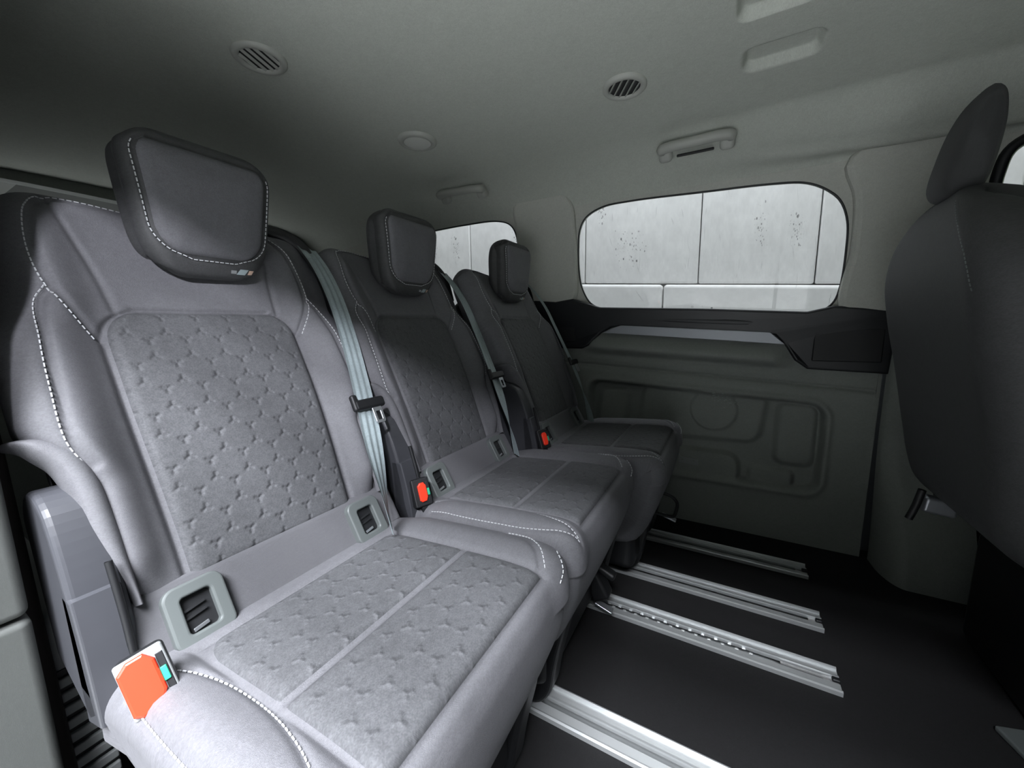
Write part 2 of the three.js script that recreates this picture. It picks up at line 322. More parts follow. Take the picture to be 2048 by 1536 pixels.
// ------------------------------------------------------------------ near side, rear and front of the body
{
  const near = structure(new THREE.Group(), 'wall_near', 'near side wall with the sliding door opening');
  part(near, 'rear_quarter', box(-2.4, -0.71, -0.1, 1.5, -0.055, 0.14), M.jamb);
  // door jamb: upper and lower cover with a seam between them
  const jamb = (y0, y1) => rbox(0.06, y1 - y0, 0.2, 0.01, 3).translate(-0.71, (y0 + y1) / 2, 0.0245);
  part(near, 'jamb_cover', jamb(0.50, 1.28), M.jamb, 'grey upper door jamb cover');
  part(near, 'jamb_cover', jamb(-0.1, 0.498), M.jamb, 'grey lower door jamb cover');
  part(near, 'door_seal', tube([V(-0.745, 1.28, -0.072), V(-0.748, 0.7, -0.076), V(-0.75, 0.3, -0.08), V(-0.75, 0.0, -0.082)], 0.013, 40, 8), M.rubber, 'dark rubber door seal');
  part(near, 'header', box(-0.7, 0.5, 1.228, 1.5, -0.04, 0.09), M.body);
  part(near, 'front_door', box(0.46, 1.7, -0.1, 1.5, 0.03, 0.14), M.body);
  // wheel arch cover behind the jamb with its air outlet slats
  const arch = new THREE.Group(); arch.name = 'wheel_arch_cover'; near.add(arch);
  part(arch, 'cover', rbox(0.8, 0.5, 0.1, 0.02, 3).translate(-1.17, 0.2, -0.09), M.paleGrey);
  for (let k = 0; k < 10; k++) part(arch, 'slat', rbox(0.007, 0.0135, 0.072, 0.002, 1).translate(-0.765, 0.155 + k * 0.0215, -0.099), M.paleGrey);
  part(arch, 'outlet_shade_plate', box(-0.772, -0.7675, 0.14, 0.365, -0.136, -0.062), M.blackPlastic);  // dark plate stands in for the shade between the slats

  const rear = structure(new THREE.Group(), 'wall_rear', 'tailgate end of the van');
  const rs = poly([[-1.8, -0.1], [0.14, -0.1], [0.14, 1.5], [-1.8, 1.5]]);
  rs.holes.push(new THREE.Path(smoothClosed([[-1.4, 0.85], [-0.82, 0.83], [-0.24, 0.85], [-0.2, 1.1], [-0.24, 1.355], [-0.36, 1.372], [-0.82, 1.372], [-1.3, 1.372], [-1.4, 1.355], [-1.44, 1.1]], 100).map(([x, y]) => new THREE.Vector2(x, y))));
  const rg = extr(rs, 0.06); rg.rotateY(-Math.PI / 2); part(rear, 'tailgate_trim', rg.translate(-2.33, 0, 0), M.lowerTrim);
  const front = structure(new THREE.Group(), 'wall_front', 'dashboard end of the van');
  const fs = poly([[-1.8, -0.1], [0.14, -0.1], [0.14, 1.5], [-1.8, 1.5]]);
  const fg = extr(fs, 0.05); fg.rotateY(-Math.PI / 2); part(front, 'windscreen_blocker', fg.translate(1.7, 0, 0), M.blackPlastic);  // closed where the windscreen belongs, added to keep front light out
  part(front, 'dashboard', rbox(0.45, 0.5, 1.6, 0.08, 4).translate(1.42, 0.7, -0.85), M.blackPlastic);
}

// ------------------------------------------------------------------ second row seats
// A pad is a profile in the x-y plane (s = arc length along it) swept sideways over z with rounded sides.
function profile(pts, turn = 1) {
  const c = new THREE.CatmullRomCurve3(pts.map(([x, y]) => V(x, y, 0)), false, 'centripetal'); c.arcLengthDivisions = 600;
  const L = c.getLength();
  return { L, at: s => c.getPointAt(clamp(s / L, 0, 1)), normal: s => { const t = c.getTangentAt(clamp(s / L, 0.0005, 0.9995)); return V(t.y * turn, -t.x * turn, 0); } };
}
// sv: list of s values; half(s): half width; rim: side rounding; side: depth of the side walls; lift(z, s): outward relief
function pad(pr, sv, half, rim, side, lift, step = 0.0035, centre = () => 0) {
  const base = []; const w0 = 1;
  const nIn = Math.round(0.5 / step);
  const lat = [];
  for (let k = 0; k <= 6; k++) lat.push([-1, side * (1 - k / 6)]);          // side wall
  const arc = 10;
  for (let k = 1; k <= arc; k++) { const a = k / arc * Math.PI / 2; lat.push([-1, 0, a]); }
  const left = lat.slice();
  const cols = [];
  left.forEach(e => cols.push(e));
  for (let k = 1; k < nIn; k++) cols.push([0, 0, 0, k / nIn]);
  left.slice().reverse().forEach(e => cols.push([1, e[1], e[2]]));
  const g = grid(sv.length - 1, cols.length - 1, (i, j) => {
    const s = sv[i], h = half(s), r = Math.min(rim, h * 0.6), c = cols[j]; let z, drop;
    if (c[3] !== undefined) { z = lerp(-(h - r), h - r, c[3]); drop = 0; }
    else {
      const sg = c[0]; const a = c[2];
      if (a === undefined) { z = sg * (h - 0.2 * c[1]); drop = r + c[1]; }
      else { z = sg * (h - r + r * Math.cos(a)); drop = r * (1 - Math.sin(a)); }
    }
    z += centre(s); const p = pr.at(s).clone(), n = pr.normal(s); const off = lift(z, s) * (drop > r ? 0.3 : 1) - drop;
    return V(p.x + n.x * off, p.y + n.y * off, z);
  }, (i, j, v) => [v.z, sv[i]]);
  return g;
}
const range = (a, b, step) => { const n = Math.max(1, Math.round((b - a) / step)); return Array.from({ length: n + 1 }, (_, k) => lerp(a, b, k / n)); };
function densify(pts, step = 0.004) {
  const c = new THREE.CatmullRomCurve3(pts.map(([a, b]) => V(a, b, 0)), false, 'centripetal'); const L = c.getLength();
  return c.getSpacedPoints(Math.ceil(L / step)).map(v => [v.x, v.y]);
}
function segDist(px, py, line) {
  let m = 1e9;
  for (let k = 1; k < line.length; k++) {
    const [ax, ay] = line[k - 1], [bx, by] = line[k]; const dx = bx - ax, dy = by - ay, t = clamp(((px - ax) * dx + (py - ay) * dy) / (dx * dx + dy * dy + 1e-12), 0, 1);
    const d = (px - ax - dx * t) ** 2 + (py - ay - dy * t) ** 2; if (d < m) m = d;
  }
  return Math.sqrt(m);
}
const X_BASE = -0.42;                                   // seat group origin in x
// ---- backrest
const TH = 24 * Math.PI / 180, UPV = V(-Math.sin(TH), Math.cos(TH), 0), NV = V(Math.cos(TH), Math.sin(TH), 0), PB = V(-0.622, 0.462, 0);
const S0 = 0.05;                                        // the profile starts this far below the panel's foot
const BT = 0.085;                                       // thickness
const backPts = [];
for (const s of [-0.05, 0, 0.06, 0.12, 0.2, 0.3, 0.4, 0.5, 0.58]) { const cv = 0.010 * Math.sin(clamp(s / 0.45, 0, 1) * Math.PI) - 0.012 * ss(0.45, 0.6, s); backPts.push([PB.x + UPV.x * s + NV.x * cv, PB.y + UPV.y * s + NV.y * cv]); }
{ const r = BT / 2, c = PB.clone().addScaledVector(UPV, 0.592).addScaledVector(NV, -0.012 - r);
  for (let k = 1; k <= 7; k++) { const a = k / 8 * Math.PI; const p = c.clone().addScaledVector(NV, Math.cos(a) * r).addScaledVector(UPV, Math.sin(a) * r); backPts.push([p.x, p.y]); }
  for (const s of [0.54, 0.4, 0.2, 0, -0.05]) { const p = PB.clone().addScaledVector(UPV, s).addScaledVector(NV, -0.012 - BT); backPts.push([p.x, p.y]); } }
const backPr = profile(backPts);
const backHalf0 = s => {
  let w = 0.24;
  w -= 0.044 * ss(0.27, 0.17, s);                       // cut away above the recliner cover
  if (s > 0.52) { const t = clamp((s - 0.52) / 0.13, 0, 1); w -= 0.07 * (1 - Math.sqrt(1 - t * t * 0.96)); }
  return w;
};
const STOP = 0.655, SBACK = backPr.L;
const backHalf = sp => { const s = sp - S0; return s < STOP - 0.02 ? backHalf0(s) : lerp(backHalf0(STOP - 0.02), 0.235, ss(STOP, STOP + 0.12, s)); };
const backMid = sp => -0.02 * ss(0.36, 0.5, sp - S0);
const SEAM_A = densify([[0.04, 0.616], [0.12, 0.618], [0.150, 0.609], [0.168, 0.58], [0.179, 0.52], [0.177, 0.462], [0.165, 0.42], [0.144, 0.378]]);
const SEAM_B = densify([[0.177, 0.448], [0.190, 0.425], [0.198, 0.37], [0.203, 0.30], [0.203, 0.235], [0.19, 0.2]]);
const SEAM_C = densify([[0.150, 0.62], [0.136, 0.545], [0.124, 0.48], [0.118, 0.425]]);
const panelHalf = s => {                                // half width of the patterned panel
  const t0 = 0.012, t1 = 0.425, w = 0.1405 - 0.008 * ss(0.3, 0.0, s);
  if (s > t1 - 0.05) { const q = (s - (t1 - 0.05)) / 0.05; return w - 0.05 * (1 - Math.sqrt(Math.max(0, 1 - q * q))); }
  if (s < t0 + 0.012) { const q = (t0 + 0.012 - s) / 0.012; return w - 0.012 * (1 - Math.sqrt(Math.max(0, 1 - q * q))); }
  return w;
};
function backLift(z, sp) {
  const s = sp - S0; if (s > 0.66) return 0;
  const a = Math.abs(z); let d = 0;
  d += 0.034 * ss(0.135, 0.195, a) * ss(0.46, 0.36, s) * ss(0.0, 0.08, s);               // lower bolster
  d += 0.020 * Math.exp(-(((a - 0.172) / 0.03) ** 2)) * ss(0.37, 0.44, s) * ss(0.63, 0.55, s);   // shoulder
  d -= 0.008 * ss(0.13, 0.0, a) * ss(0.42, 0.5, s);                                       // hollow under the headrest
  const g = Math.min(segDist(a, s, SEAM_A), segDist(a, s, SEAM_B));
  d -= 0.0055 * Math.exp(-((g / 0.0042) ** 2));
  d -= 0.004 * Math.exp(-((segDist(a, s, SEAM_C) / 0.004) ** 2));
  // groove around the patterned panel
  if (s < 0.45) { const e = a - panelHalf(clamp(s, 0.013, 0.4245)); const q = s > 0.425 ? Math.hypot(Math.max(e, 0), s - 0.425) : Math.abs(e); d -= 0.006 * Math.exp(-((q / 0.005) ** 2)); }
  return d;
}
const rimDrop = (z, h, r) => { const e = Math.abs(z) - (h - r); return e <= 0 ? 0 : r - Math.sqrt(Math.max(0, r * r - Math.min(e, r) ** 2)); };
const onBack = (z, s, off = 0) => { const sp = s + S0, p = backPr.at(sp), n = backPr.normal(sp), k = backLift(z, sp) + off - rimDrop(z - backMid(sp), backHalf(sp), 0.036); return V(p.x + n.x * k, p.y + n.y * k, z); };
// ---- cushion
const cushPr = profile([[-0.635, 0.36], [-0.628, 0.405], [-0.60, 0.421], [-0.53, 0.429], [-0.45, 0.436], [-0.36, 0.443], [-0.28, 0.447], [-0.248, 0.445], [-0.226, 0.434], [-0.215, 0.410], [-0.213, 0.375], [-0.219, 0.325], [-0.236, 0.27], [-0.258, 0.215], [-0.287, 0.17], [-0.34, 0.15], [-0.45, 0.16], [-0.6, 0.2]], -1);
let CS_A = 0, CS_B = 0, cushX = [];                     // arc length <-> x on the top face
for (let s = 0; s < 0.62; s += 0.001) cushX.push([s, cushPr.at(s).x, cushPr.at(s).y]);
const sOfX = x => { for (let k = 40; k < cushX.length; k++) if (cushX[k][1] >= x) return cushX[k][0]; return 0.5; };
const cushHalf = s => { const p = cushPr.at(s); let w = 0.238; w -= 0.035 * ss(-0.24, -0.165, p.x) * ss(0.47, 0.42, s) ; w -= 0.03 * ss(0.36, 0.2, p.y) * (s > 0.4 ? 1 : 0); return w; };
// seams on the cushion in (z, x): leaf-shaped bolster on the door side, end seam of the plain band on the other
const LEAF_IN = densify([[0.196, -0.56], [0.172, -0.48], [0.164, -0.41], [0.172, -0.33], [0.190, -0.262], [0.203, -0.222]]);
const LEAF_OUT = densify([[0.226, -0.545], [0.2285, -0.47], [0.229, -0.38], [0.2265, -0.30], [0.217, -0.25], [0.203, -0.222]]);
const BAND_END = densify([[-0.222, -0.33], [-0.214, -0.29], [-0.196, -0.262], [-0.166, -0.238]]);
const FRONT_SEAM = densify([[-0.212, -0.236], [-0.196, -0.222], [-0.178, -0.217]]);
const PX0 = -0.555, PX1 = -0.228, PXM = -0.377, PHW = 0.1605;
function cushLift(z, s) {
  const p = cushPr.at(s), onTop = s < 0.52 && s > 0.06; let d = 0;
  if (onTop) {
    d += 0.013 * ss(0.15, 0.2, Math.abs(z)) * ss(-0.6, -0.5, p.x) * ss(-0.17, -0.25, p.x);
    const g = Math.min(segDist(z, p.x, LEAF_IN), segDist(z, p.x, LEAF_OUT), segDist(z, p.x, BAND_END));
    d -= 0.005 * Math.exp(-((g / 0.004) ** 2));
    const e = Math.max(Math.abs(z) - PHW, p.x - PX1, PX0 - p.x);
    d -= 0.005 * Math.exp(-((e / 0.005) ** 2));
    d -= 0.004 * Math.exp(-(((p.x - PXM) / 0.005) ** 2)) * ss(PHW, PHW - 0.01, Math.abs(z));
  }
  d += 0.003 * ss(0.25, 0.0, Math.abs(z)) * (s > 0.42 ? ss(0.46, 0.5, s) : 0);           // front roll
  return d;
}
const onCush = (z, x, off = 0) => { const s = sOfX(x), p = cushPr.at(s), n = cushPr.normal(s), k = cushLift(z, s) + off - rimDrop(z, cushHalf(s), 0.036); return V(p.x + n.x * k, p.y + n.y * k, z); };
// ---- head restraint
const HBx = -0.802, HBy = 0.912;
const headPts = [[-0.838, 0.903], [-0.822, 0.9], [-0.807, 0.905], [-0.800, 0.918], [-0.794, 0.95], [-0.789, 1.0], [-0.786, 1.05], [-0.786, 1.085], [-0.791, 1.108], [-0.806, 1.121], [-0.83, 1.122], [-0.852, 1.108], [-0.866, 1.07], [-0.872, 1.02], [-0.872, 0.96], [-0.86, 0.915], [-0.838, 0.903]];
const headPr = profile(headPts);
const headHalf = s => { const y = headPr.at(s).y; let w = lerp(0.092, 0.112, clamp((y - 0.92) / 0.17, 0, 1)); const b = clamp((0.965 - y) / 0.062, 0, 1); w -= 0.034 * (1 - Math.sqrt(1 - b * b * 0.98)); const t = clamp((y - 1.07) / 0.052, 0, 1); w -= 0.03 * (1 - Math.sqrt(1 - t * t * 0.98)); return w; };
const HS0 = 0.045, HSL = headPr.L;
// closed face outline on the head restraint (z, s)
const headFace = (() => { let s0 = 0, s1 = 0; for (let s = 0; s < HSL * 0.6; s += 0.001) { const p = headPr.at(s); if (!s0 && p.y > 0.932 && p.x > -0.81) s0 = s; if (p.y < 1.104 && p.x > -0.8) s1 = s; } return [s0, s1]; })();
const faceHalf = s => { const [a, b] = headFace; const w = lerp(0.078, 0.098, clamp((s - a) / (b - a), 0, 1)); const d0 = s - a, d1 = b - s; let h = w; if (d0 < 0.045) h -= 0.045 * (1 - Math.sqrt(Math.max(0, 1 - ((0.045 - d0) / 0.045) ** 2))); if (d1 < 0.03) h -= 0.03 * (1 - Math.sqrt(Math.max(0, 1 - ((0.03 - d1) / 0.03) ** 2))); return h; };
const headLift = (z, s) => { const [a, b] = headFace; if (s < a - 0.02 || s > b + 0.02) return 0; const e = Math.max(Math.abs(z) - faceHalf(clamp(s, a, b)), a - s, s - b); return -0.0045 * Math.exp(-((e / 0.0045) ** 2)) + 0.006 * ss(0, -0.05, e) * 1; };
const onHead = (z, s, off = 0) => { const p = headPr.at(s), n = headPr.normal(s), k = headLift(z, s) + off - rimDrop(z, headHalf(s), 0.026); return V(p.x + n.x * k, p.y + n.y * k, z); };

// sewn stitches along a line of surface points
function stitches(lines, on, { len = 0.0052, gap = 0.0026, w = 0.0013, off = 0.0004 } = {}) {
  const gs = [], proto = new THREE.BoxGeometry(1, 1, 1);
  for (const line of lines) {
    const pts = line.map(([a, b]) => on(a, b, off)); let acc = 0, start = pts[0], k = 1; const cum = [0];
    for (let i = 1; i < pts.length; i++) cum.push(cum[i - 1] + pts[i].distanceTo(pts[i - 1]));
    const at = d => { let i = 1; while (i < cum.length - 1 && cum[i] < d) i++; return pts[i - 1].clone().lerp(pts[i], (d - cum[i - 1]) / (cum[i] - cum[i - 1] + 1e-9)); };
    for (let d = 0; d + len < cum[cum.length - 1]; d += len + gap) {
      const a = at(d), b = at(d + len), t = b.clone().sub(a).normalize(); const up = Math.abs(t.y) < 0.9 ? V(0, 1, 0) : V(1, 0, 0);
      const s = new THREE.Vector3().crossVectors(t, up).normalize(), u = new THREE.Vector3().crossVectors(s, t);
      gs.push(proto.clone().applyMatrix4(new THREE.Matrix4().makeBasis(t.clone().multiplyScalar(len), u.multiplyScalar(w), s.multiplyScalar(w)).setPosition(a.add(b).multiplyScalar(0.5))));
    }
  }
  return merged(gs);
}
const mirrorZ = line => line.map(([a, b]) => [-a, b]);
// shift a (z, s) line sideways by d
function offsetLine(line, d) { return line.map((p, i) => { const a = line[Math.max(0, i - 1)], b = line[Math.min(line.length - 1, i + 1)], dx = b[0] - a[0], dy = b[1] - a[1], L = Math.hypot(dx, dy) || 1; return [p[0] - dy / L * d, p[1] + dx / L * d]; }); }

function ribbon(pts, sides, w) {                         // seat belt webbing with woven ridges; sides = width direction at each point
  const n = 14;
  return grid(pts.length - 1, n, (i, j) => {
    const t = pts[Math.min(i + 1, pts.length - 1)].clone().sub(pts[Math.max(i - 1, 0)]).normalize();
    const s = sides[i].clone().addScaledVector(t, -sides[i].dot(t)).normalize(), nn = new THREE.Vector3().crossVectors(t, s);
    const u = j / n * 2 - 1; return pts[i].clone().addScaledVector(s, u * w / 2).addScaledVector(nn, 0.0011 * Math.cos(u * Math.PI * 3.1));
  }, (i, j) => [j / n * w, i * 0.01]);
}
function buckle(parent, at, dir, faceDir, big, plate = M.paleGrey) {
  const g = new THREE.Group(); g.name = 'belt_buckle'; parent.add(g);
  // local frame: y along the buckle, z out of the face
  const y = dir.clone().normalize(), z = faceDir.clone().addScaledVector(y, -faceDir.dot(y)).normalize(), x = new THREE.Vector3().crossVectors(y, z);
  g.quaternion.setFromRotationMatrix(new THREE.Matrix4().makeBasis(x, y, z)); g.position.copy(at);
  const k = big;
  part(g, 'housing', rbox(0.042 * k, 0.066 * k, 0.024 * k, 0.006, 3), M.blackPlastic);
  part(g, 'front_plate', rbox(0.0415 * k, 0.064 * k, 0.006, 0.003, 3).translate(0, 0, 0.0125 * k), plate);
  const hx = poly([[-0.017 * k, 0.020 * k], [-0.009 * k, 0.027 * k], [0.003 * k, 0.027 * k], [0.009 * k, 0.018 * k], [0.009 * k, -0.016 * k], [0.003 * k, -0.027 * k], [-0.012 * k, -0.028 * k], [-0.017 * k, -0.024 * k]]);
  part(g, 'release_button', extr(hx, 0.004, 0.0025, 2).scale(...(plate === M.paleGrey ? [1, 1, 1] : [0.62, 0.72, 1])).translate(plate === M.paleGrey ? 0 : 0.003, 0, 0.014 * k), M.red, 'bright red release button');
  part(g, 'slot', rbox(0.007 * k, 0.044 * k, 0.003, 0.001, 1).translate(0.0155 * k, 0, 0.0145 * k), M.blackPlastic);  // dark bar stands in for the shade inside the tongue opening
  part(g, 'indicator', rbox(0.006 * k, 0.016 * k, 0.003, 0.001, 1).translate(0.0145 * k, -0.002, 0.0165 * k), M.green, 'small green indicator');
  part(g, 'stalk', bar(V(0, -0.03 * k, -0.004), V(0, -0.075 * k, -0.012), 0.012, 0.03, V(0, 0, 1)), M.blackPlastic);
  return g;
}
function makeSeat() {
  const root = new THREE.Group(); const B = new THREE.Group(); // B keeps seat coordinates (x as in the cabin)
  const P = (parent, name, geo, mat, label, stuff) => { if (parent === root) geo.translate(-X_BASE, 0, 0); return part(parent, name, geo, mat, label, stuff); };
  const sub = (name) => { const g = new THREE.Group(); g.name = name; g.position.x = -X_BASE; root.add(g); return g; };
  // backrest
  const bk = sub('backrest');
  const sv = [...range(0, 0.72, 0.0033), ...range(0.735, 0.82, 0.014), ...range(0.86, SBACK, 0.06)];
  part(bk, 'backrest_cover', pad(backPr, sv, backHalf, 0.036, 0.006, backLift, 0.0035, backMid), M.cloth, 'dark grey cloth with side bolsters');
  const tS = range(0.0125, 0.4248, 0.006);
  part(bk, 'quilted_panel', grid(tS.length - 1, 48, (i, j) => {
    const s = tS[i], u = j / 48 * 2 - 1, h = panelHalf(s) - 0.0015, e = Math.min(h * (1 - Math.abs(u)), s - 0.0125, 0.4248 - s);
    return onBack(u * h, s, -0.004 + 0.010 * Math.sqrt(clamp(e / 0.014, 0, 1)));
  }, (i, j, v) => [v.z, tS[i]]), M.insert, 'quilted cloth with pressed honeycomb dimples');
  const A1 = offsetLine(SEAM_A, 0.0058), B1 = offsetLine(SEAM_B, 0.0058);
  part(bk, 'stitching', stitches([A1, mirrorZ(A1), B1, mirrorZ(B1)], onBack), M.thread, 'pale contrast stitching', true);
  // outer side stitching
  part(bk, 'back_shell', (() => { const g = extr(roundRect(0.40, 0.50, 0.05, 0, 0), 0.012, 0.006, 2); g.rotateY(-Math.PI / 2); g.rotateZ(TH); const c = PB.clone().addScaledVector(UPV, 0.28).addScaledVector(NV, -0.012 - BT - 0.004); return g.translate(c.x, c.y, 0); })(), M.blackPlastic, 'black plastic shell on the rear');
  // padded wing edge over the recliner
  const wing = new THREE.CatmullRomCurve3([[0.236, 0.252, 0.0], [0.230, 0.250, 0.018], [0.219, 0.243, 0.03], [0.204, 0.222, 0.036], [0.194, 0.183, 0.038], [0.190, 0.125, 0.036], [0.189, 0.07, 0.032], [0.188, 0.02, 0.026]].map(([z, u, o]) => { const q = PB.clone().addScaledVector(UPV, u).addScaledVector(NV, o); return V(q.x, q.y, z); })).getSpacedPoints(50);
  for (const sg of [1, -1]) part(bk, 'wing_edge', grid(50, 12, (i, j) => {            // padded lip, rolled back over the recliner
    const p = wing[i], a = j / 12, t = wing[Math.min(50, i + 1)].clone().sub(wing[Math.max(0, i - 1)]).normalize();
    const outw = V(0, 0, 1).addScaledVector(t, -t.z).normalize(); const fade = 1 - 0.75 * ss(30, 50, i);
    const ang = lerp(-1.2, 2.1, a), rad = 0.013;
    return V(p.x, p.y, p.z).addScaledVector(outw, (Math.sin(ang) * rad + rad * 0.9) * 1.1 * fade - 0.004).addScaledVector(NV, (Math.cos(ang) - 1) * rad * 1.4 - (a > 0.6 ? (a - 0.6) * 0.05 : 0)).multiply(V(1, 1, sg));
  }, (i, j) => [j * 0.004, i * 0.008]), M.cloth);
  // head restraint
  const hd = sub('headrest'); hd.position.z = -0.024; hd.position.y = 0.01;
  const hs = [...range(0, HSL, 0.0045)];
  part(hd, 'headrest_cover', pad(headPr, hs, headHalf, 0.026, 0.022, headLift, 0.0075), M.band);
  const [fa, fb] = headFace, fS = range(fa, fb, 0.005);
  part(hd, 'headrest_face', grid(fS.length - 1, 30, (i, j) => { const s = fS[i], u = j / 30 * 2 - 1, h = faceHalf(s), e = Math.min(h * (1 - Math.abs(u)), s - fa, fb - s); return onHead(u * h, s, -0.003 + 0.0065 * Math.sqrt(clamp(e / 0.012, 0, 1))); }, (i, j, v) => [v.z, fS[i]]), M.cloth, 'grey cloth front face');
  const edge = []; for (const s of range(fa + 0.0005, fb - 0.012, 0.006).reverse()) edge.push([faceHalf(s) + 0.004, s]); for (const z of range(faceHalf(fa) + 0.0, -faceHalf(fa), 0.01)) edge.push([z, fa - 0.004]); for (const s of range(fa + 0.0005, fb - 0.012, 0.006)) edge.push([-faceHalf(s) - 0.004, s]);
  part(hd, 'stitching', stitches([edge], onHead, { off: 0.0022 }), M.thread, 'pale contrast stitching', true);
  for (const z of [-0.05, 0.05]) part(hd, 'post', tube([V(-0.848, 0.94, z), V(-0.856, 0.90, z), V(-0.868, 0.85, z), V(-0.88, 0.80, z)], 0.006, 10, 8), M.steel);
  // little sewn-on tag with three marks
  const tag = new THREE.Group(); tag.name = 'care_tag'; hd.add(tag);
  const ts = fa - 0.017; const tagPt = z => onHead(z, ts, 0.0012);
  const mark = (name, z0, z1, ds0, ds1, mat, skew = 0) => part(tag, name, grid(4, 4, (i, j) => { const s = ts + lerp(ds0, ds1, i / 4); return onHead(lerp(z0, z1, j / 4) + skew * (i / 4 - 0.5), s, 0.0011); }), mat);
  mark('mark', -0.024, -0.033, -0.004, 0.002, M.paleGrey);
  mark('mark', -0.036, -0.050, -0.005, 0.005, M.belt, -0.006);
  mark('mark', -0.053, -0.061, -0.004, 0.004, std({ color: 0xc9ac98, roughness: 0.7 }), -0.003);
  // cushion
  const cu = sub('seat_cushion');
  const cs = [...range(0, 0.60, 0.0034), ...range(0.62, cushPr.L, 0.03)];
  part(cu, 'cushion_cover', pad(cushPr, cs, cushHalf, 0.036, 0.12, cushLift), M.cloth, 'grey cloth seat cushion');
  const cp = (x0, x1) => { const xs = range(x0, x1, 0.005); return grid(xs.length - 1, 50, (i, j) => { const x = xs[i], u = j / 50 * 2 - 1; let h = PHW - 0.001; const c = x0 === PX0 ? 0.05 : 0; const q = x - x0; if (c && q < c) h -= 0.03 * (1 - Math.sqrt(Math.max(0, 1 - ((c - q) / c) ** 2))); const e = Math.min(h * (1 - Math.abs(u)), x - x0, x1 - x); return onCush(u * h, x, -0.004 + 0.0085 * Math.sqrt(clamp(e / 0.012, 0, 1))); }, (i, j, v) => [v.z, v.x]); };
  part(cu, 'quilted_panel', cp(PX0, PXM - 0.002), M.insert, 'rear quilted panel with pressed honeycomb dimples');
  part(cu, 'quilted_panel', cp(PXM + 0.002, PX1), M.insert, 'front quilted panel with pressed honeycomb dimples');
  part(cu, 'stitching', stitches([LEAF_IN, LEAF_OUT, offsetLine(BAND_END, 0.005), FRONT_SEAM], (a, b, o) => onCush(a, b, o + 0.002)), M.thread, 'pale contrast stitching', true);
  // strip between cushion and backrest carrying two child seat anchor guides
  const st = sub('anchor_strip');
  const ax = V(-Math.sin(0.52), Math.cos(0.52), 0), an = V(Math.cos(0.52), Math.sin(0.52), 0), ac = V(-0.600, 0.449, 0);
  const toStrip = g => g.applyMatrix4(new THREE.Matrix4().makeBasis(V(0, 0, -1), ax, an).setPosition(ac.x, ac.y, 0));
  part(st, 'strip_cover', toStrip(rbox(0.44, 0.105, 0.04, 0.014, 4).translate(0.0, 0, -0.02)), M.cloth);
  for (const z of [0.137, -0.137]) {
    const gd = new THREE.Group(); gd.name = 'anchor_guide'; st.add(gd);
    const sh = roundRect(0.062, 0.076, 0.012); sh.holes.push(roundRect(0.040, 0.054, 0.008, 0, 0, THREE.Path));
    part(gd, 'frame', toStrip(extr(sh, 0.010, 0.003, 3).translate(-z, 0.0, 0.0)), M.bezel, 'grey plastic guide frame');
    part(gd, 'cavity_shade', toStrip(rbox(0.044, 0.058, 0.003, 0.001, 1).translate(-z, 0, 0.0015)), M.blackPlastic);  // flat dark plate stands in for the shade inside the guide
    for (const yy of [-0.004, 0.006]) part(gd, 'anchor_wire', toStrip(bar(V(-z - 0.018, yy, 0.005), V(-z + 0.008, yy + 0.004, 0.006), 0.003, 0.003)), M.blackPlastic);
    part(gd, 'anchor_label', toStrip(rbox(0.018, 0.005, 0.002, 0.001, 1).rotateZ(0.15).translate(-z - 0.003, -0.019, 0.006)), M.steel, 'small bright metal piece');
  }
  // recliner cover on the door side
  const rc = sub('recliner_cover'); rc.position.x -= 0.018; rc.position.y = -0.03;
  const side = new THREE.Shape(); side.moveTo(-0.735, 0.62); side.bezierCurveTo(-0.72, 0.665, -0.67, 0.668, -0.645, 0.64); side.bezierCurveTo(-0.625, 0.61, -0.60, 0.54, -0.588, 0.46); side.lineTo(-0.577, 0.425); side.lineTo(-0.6, 0.41); side.lineTo(-0.70, 0.45); side.closePath();
  const flap = new THREE.Shape(); flap.moveTo(-0.62, 0.555); flap.lineTo(-0.597, 0.553); flap.bezierCurveTo(-0.58, 0.5, -0.574, 0.46, -0.568, 0.415); flap.lineTo(-0.61, 0.40); flap.closePath();
  for (const sg of [1]) {
    part(rc, 'cover_shell', extr(side, 0.034, 0.007, 4).translate(0, 0, sg > 0 ? 0.201 : -0.235), M.greyPlastic, 'satin grey plastic recliner cover');
    part(rc, 'cover_flap', extr(flap, 0.036, 0.003, 3).translate(0, 0, sg > 0 ? 0.203 : -0.239), M.greyPlastic);
    part(rc, 'cable', tube([V(-0.60, 0.585, sg * 0.206), V(-0.582, 0.52, sg * 0.205), V(-0.573, 0.46, sg * 0.204), V(-0.565, 0.405, sg * 0.2)], 0.0038, 24, 8), M.blackPlastic);
  }
  // seat belt
  const bl = sub('seat_belt');
  const bp = [], bs = [];
  const bpath = new THREE.CatmullRomCurve3([[-0.250, 0.60, -0.012], [-0.247, 0.54, 0.012], [-0.238, 0.46, 0.034], [-0.226, 0.36, 0.046], [-0.204, 0.26, 0.06], [-0.183, 0.18, 0.072], [-0.164, 0.10, 0.078], [-0.152, 0.03, 0.078], [-0.146, -0.02, 0.074], [-0.148, -0.055, 0.066]].map(([z, u, o]) => { const q = PB.clone().addScaledVector(UPV, u).addScaledVector(NV, o); return V(q.x, q.y, z); }));
  bpath.getSpacedPoints(60).forEach((p, k) => { bp.push(p); const tw = 0.15 + ss(42, 60, k) * 0.75; bs.push(V(Math.sin(tw), 0, Math.cos(tw))); });
  part(bl, 'webbing', ribbon(bp, bs, 0.047), M.belt, 'pale grey woven belt webbing');
  const tp = PB.clone().addScaledVector(UPV, 0.192).addScaledVector(NV, 0.078), tz = -0.190;
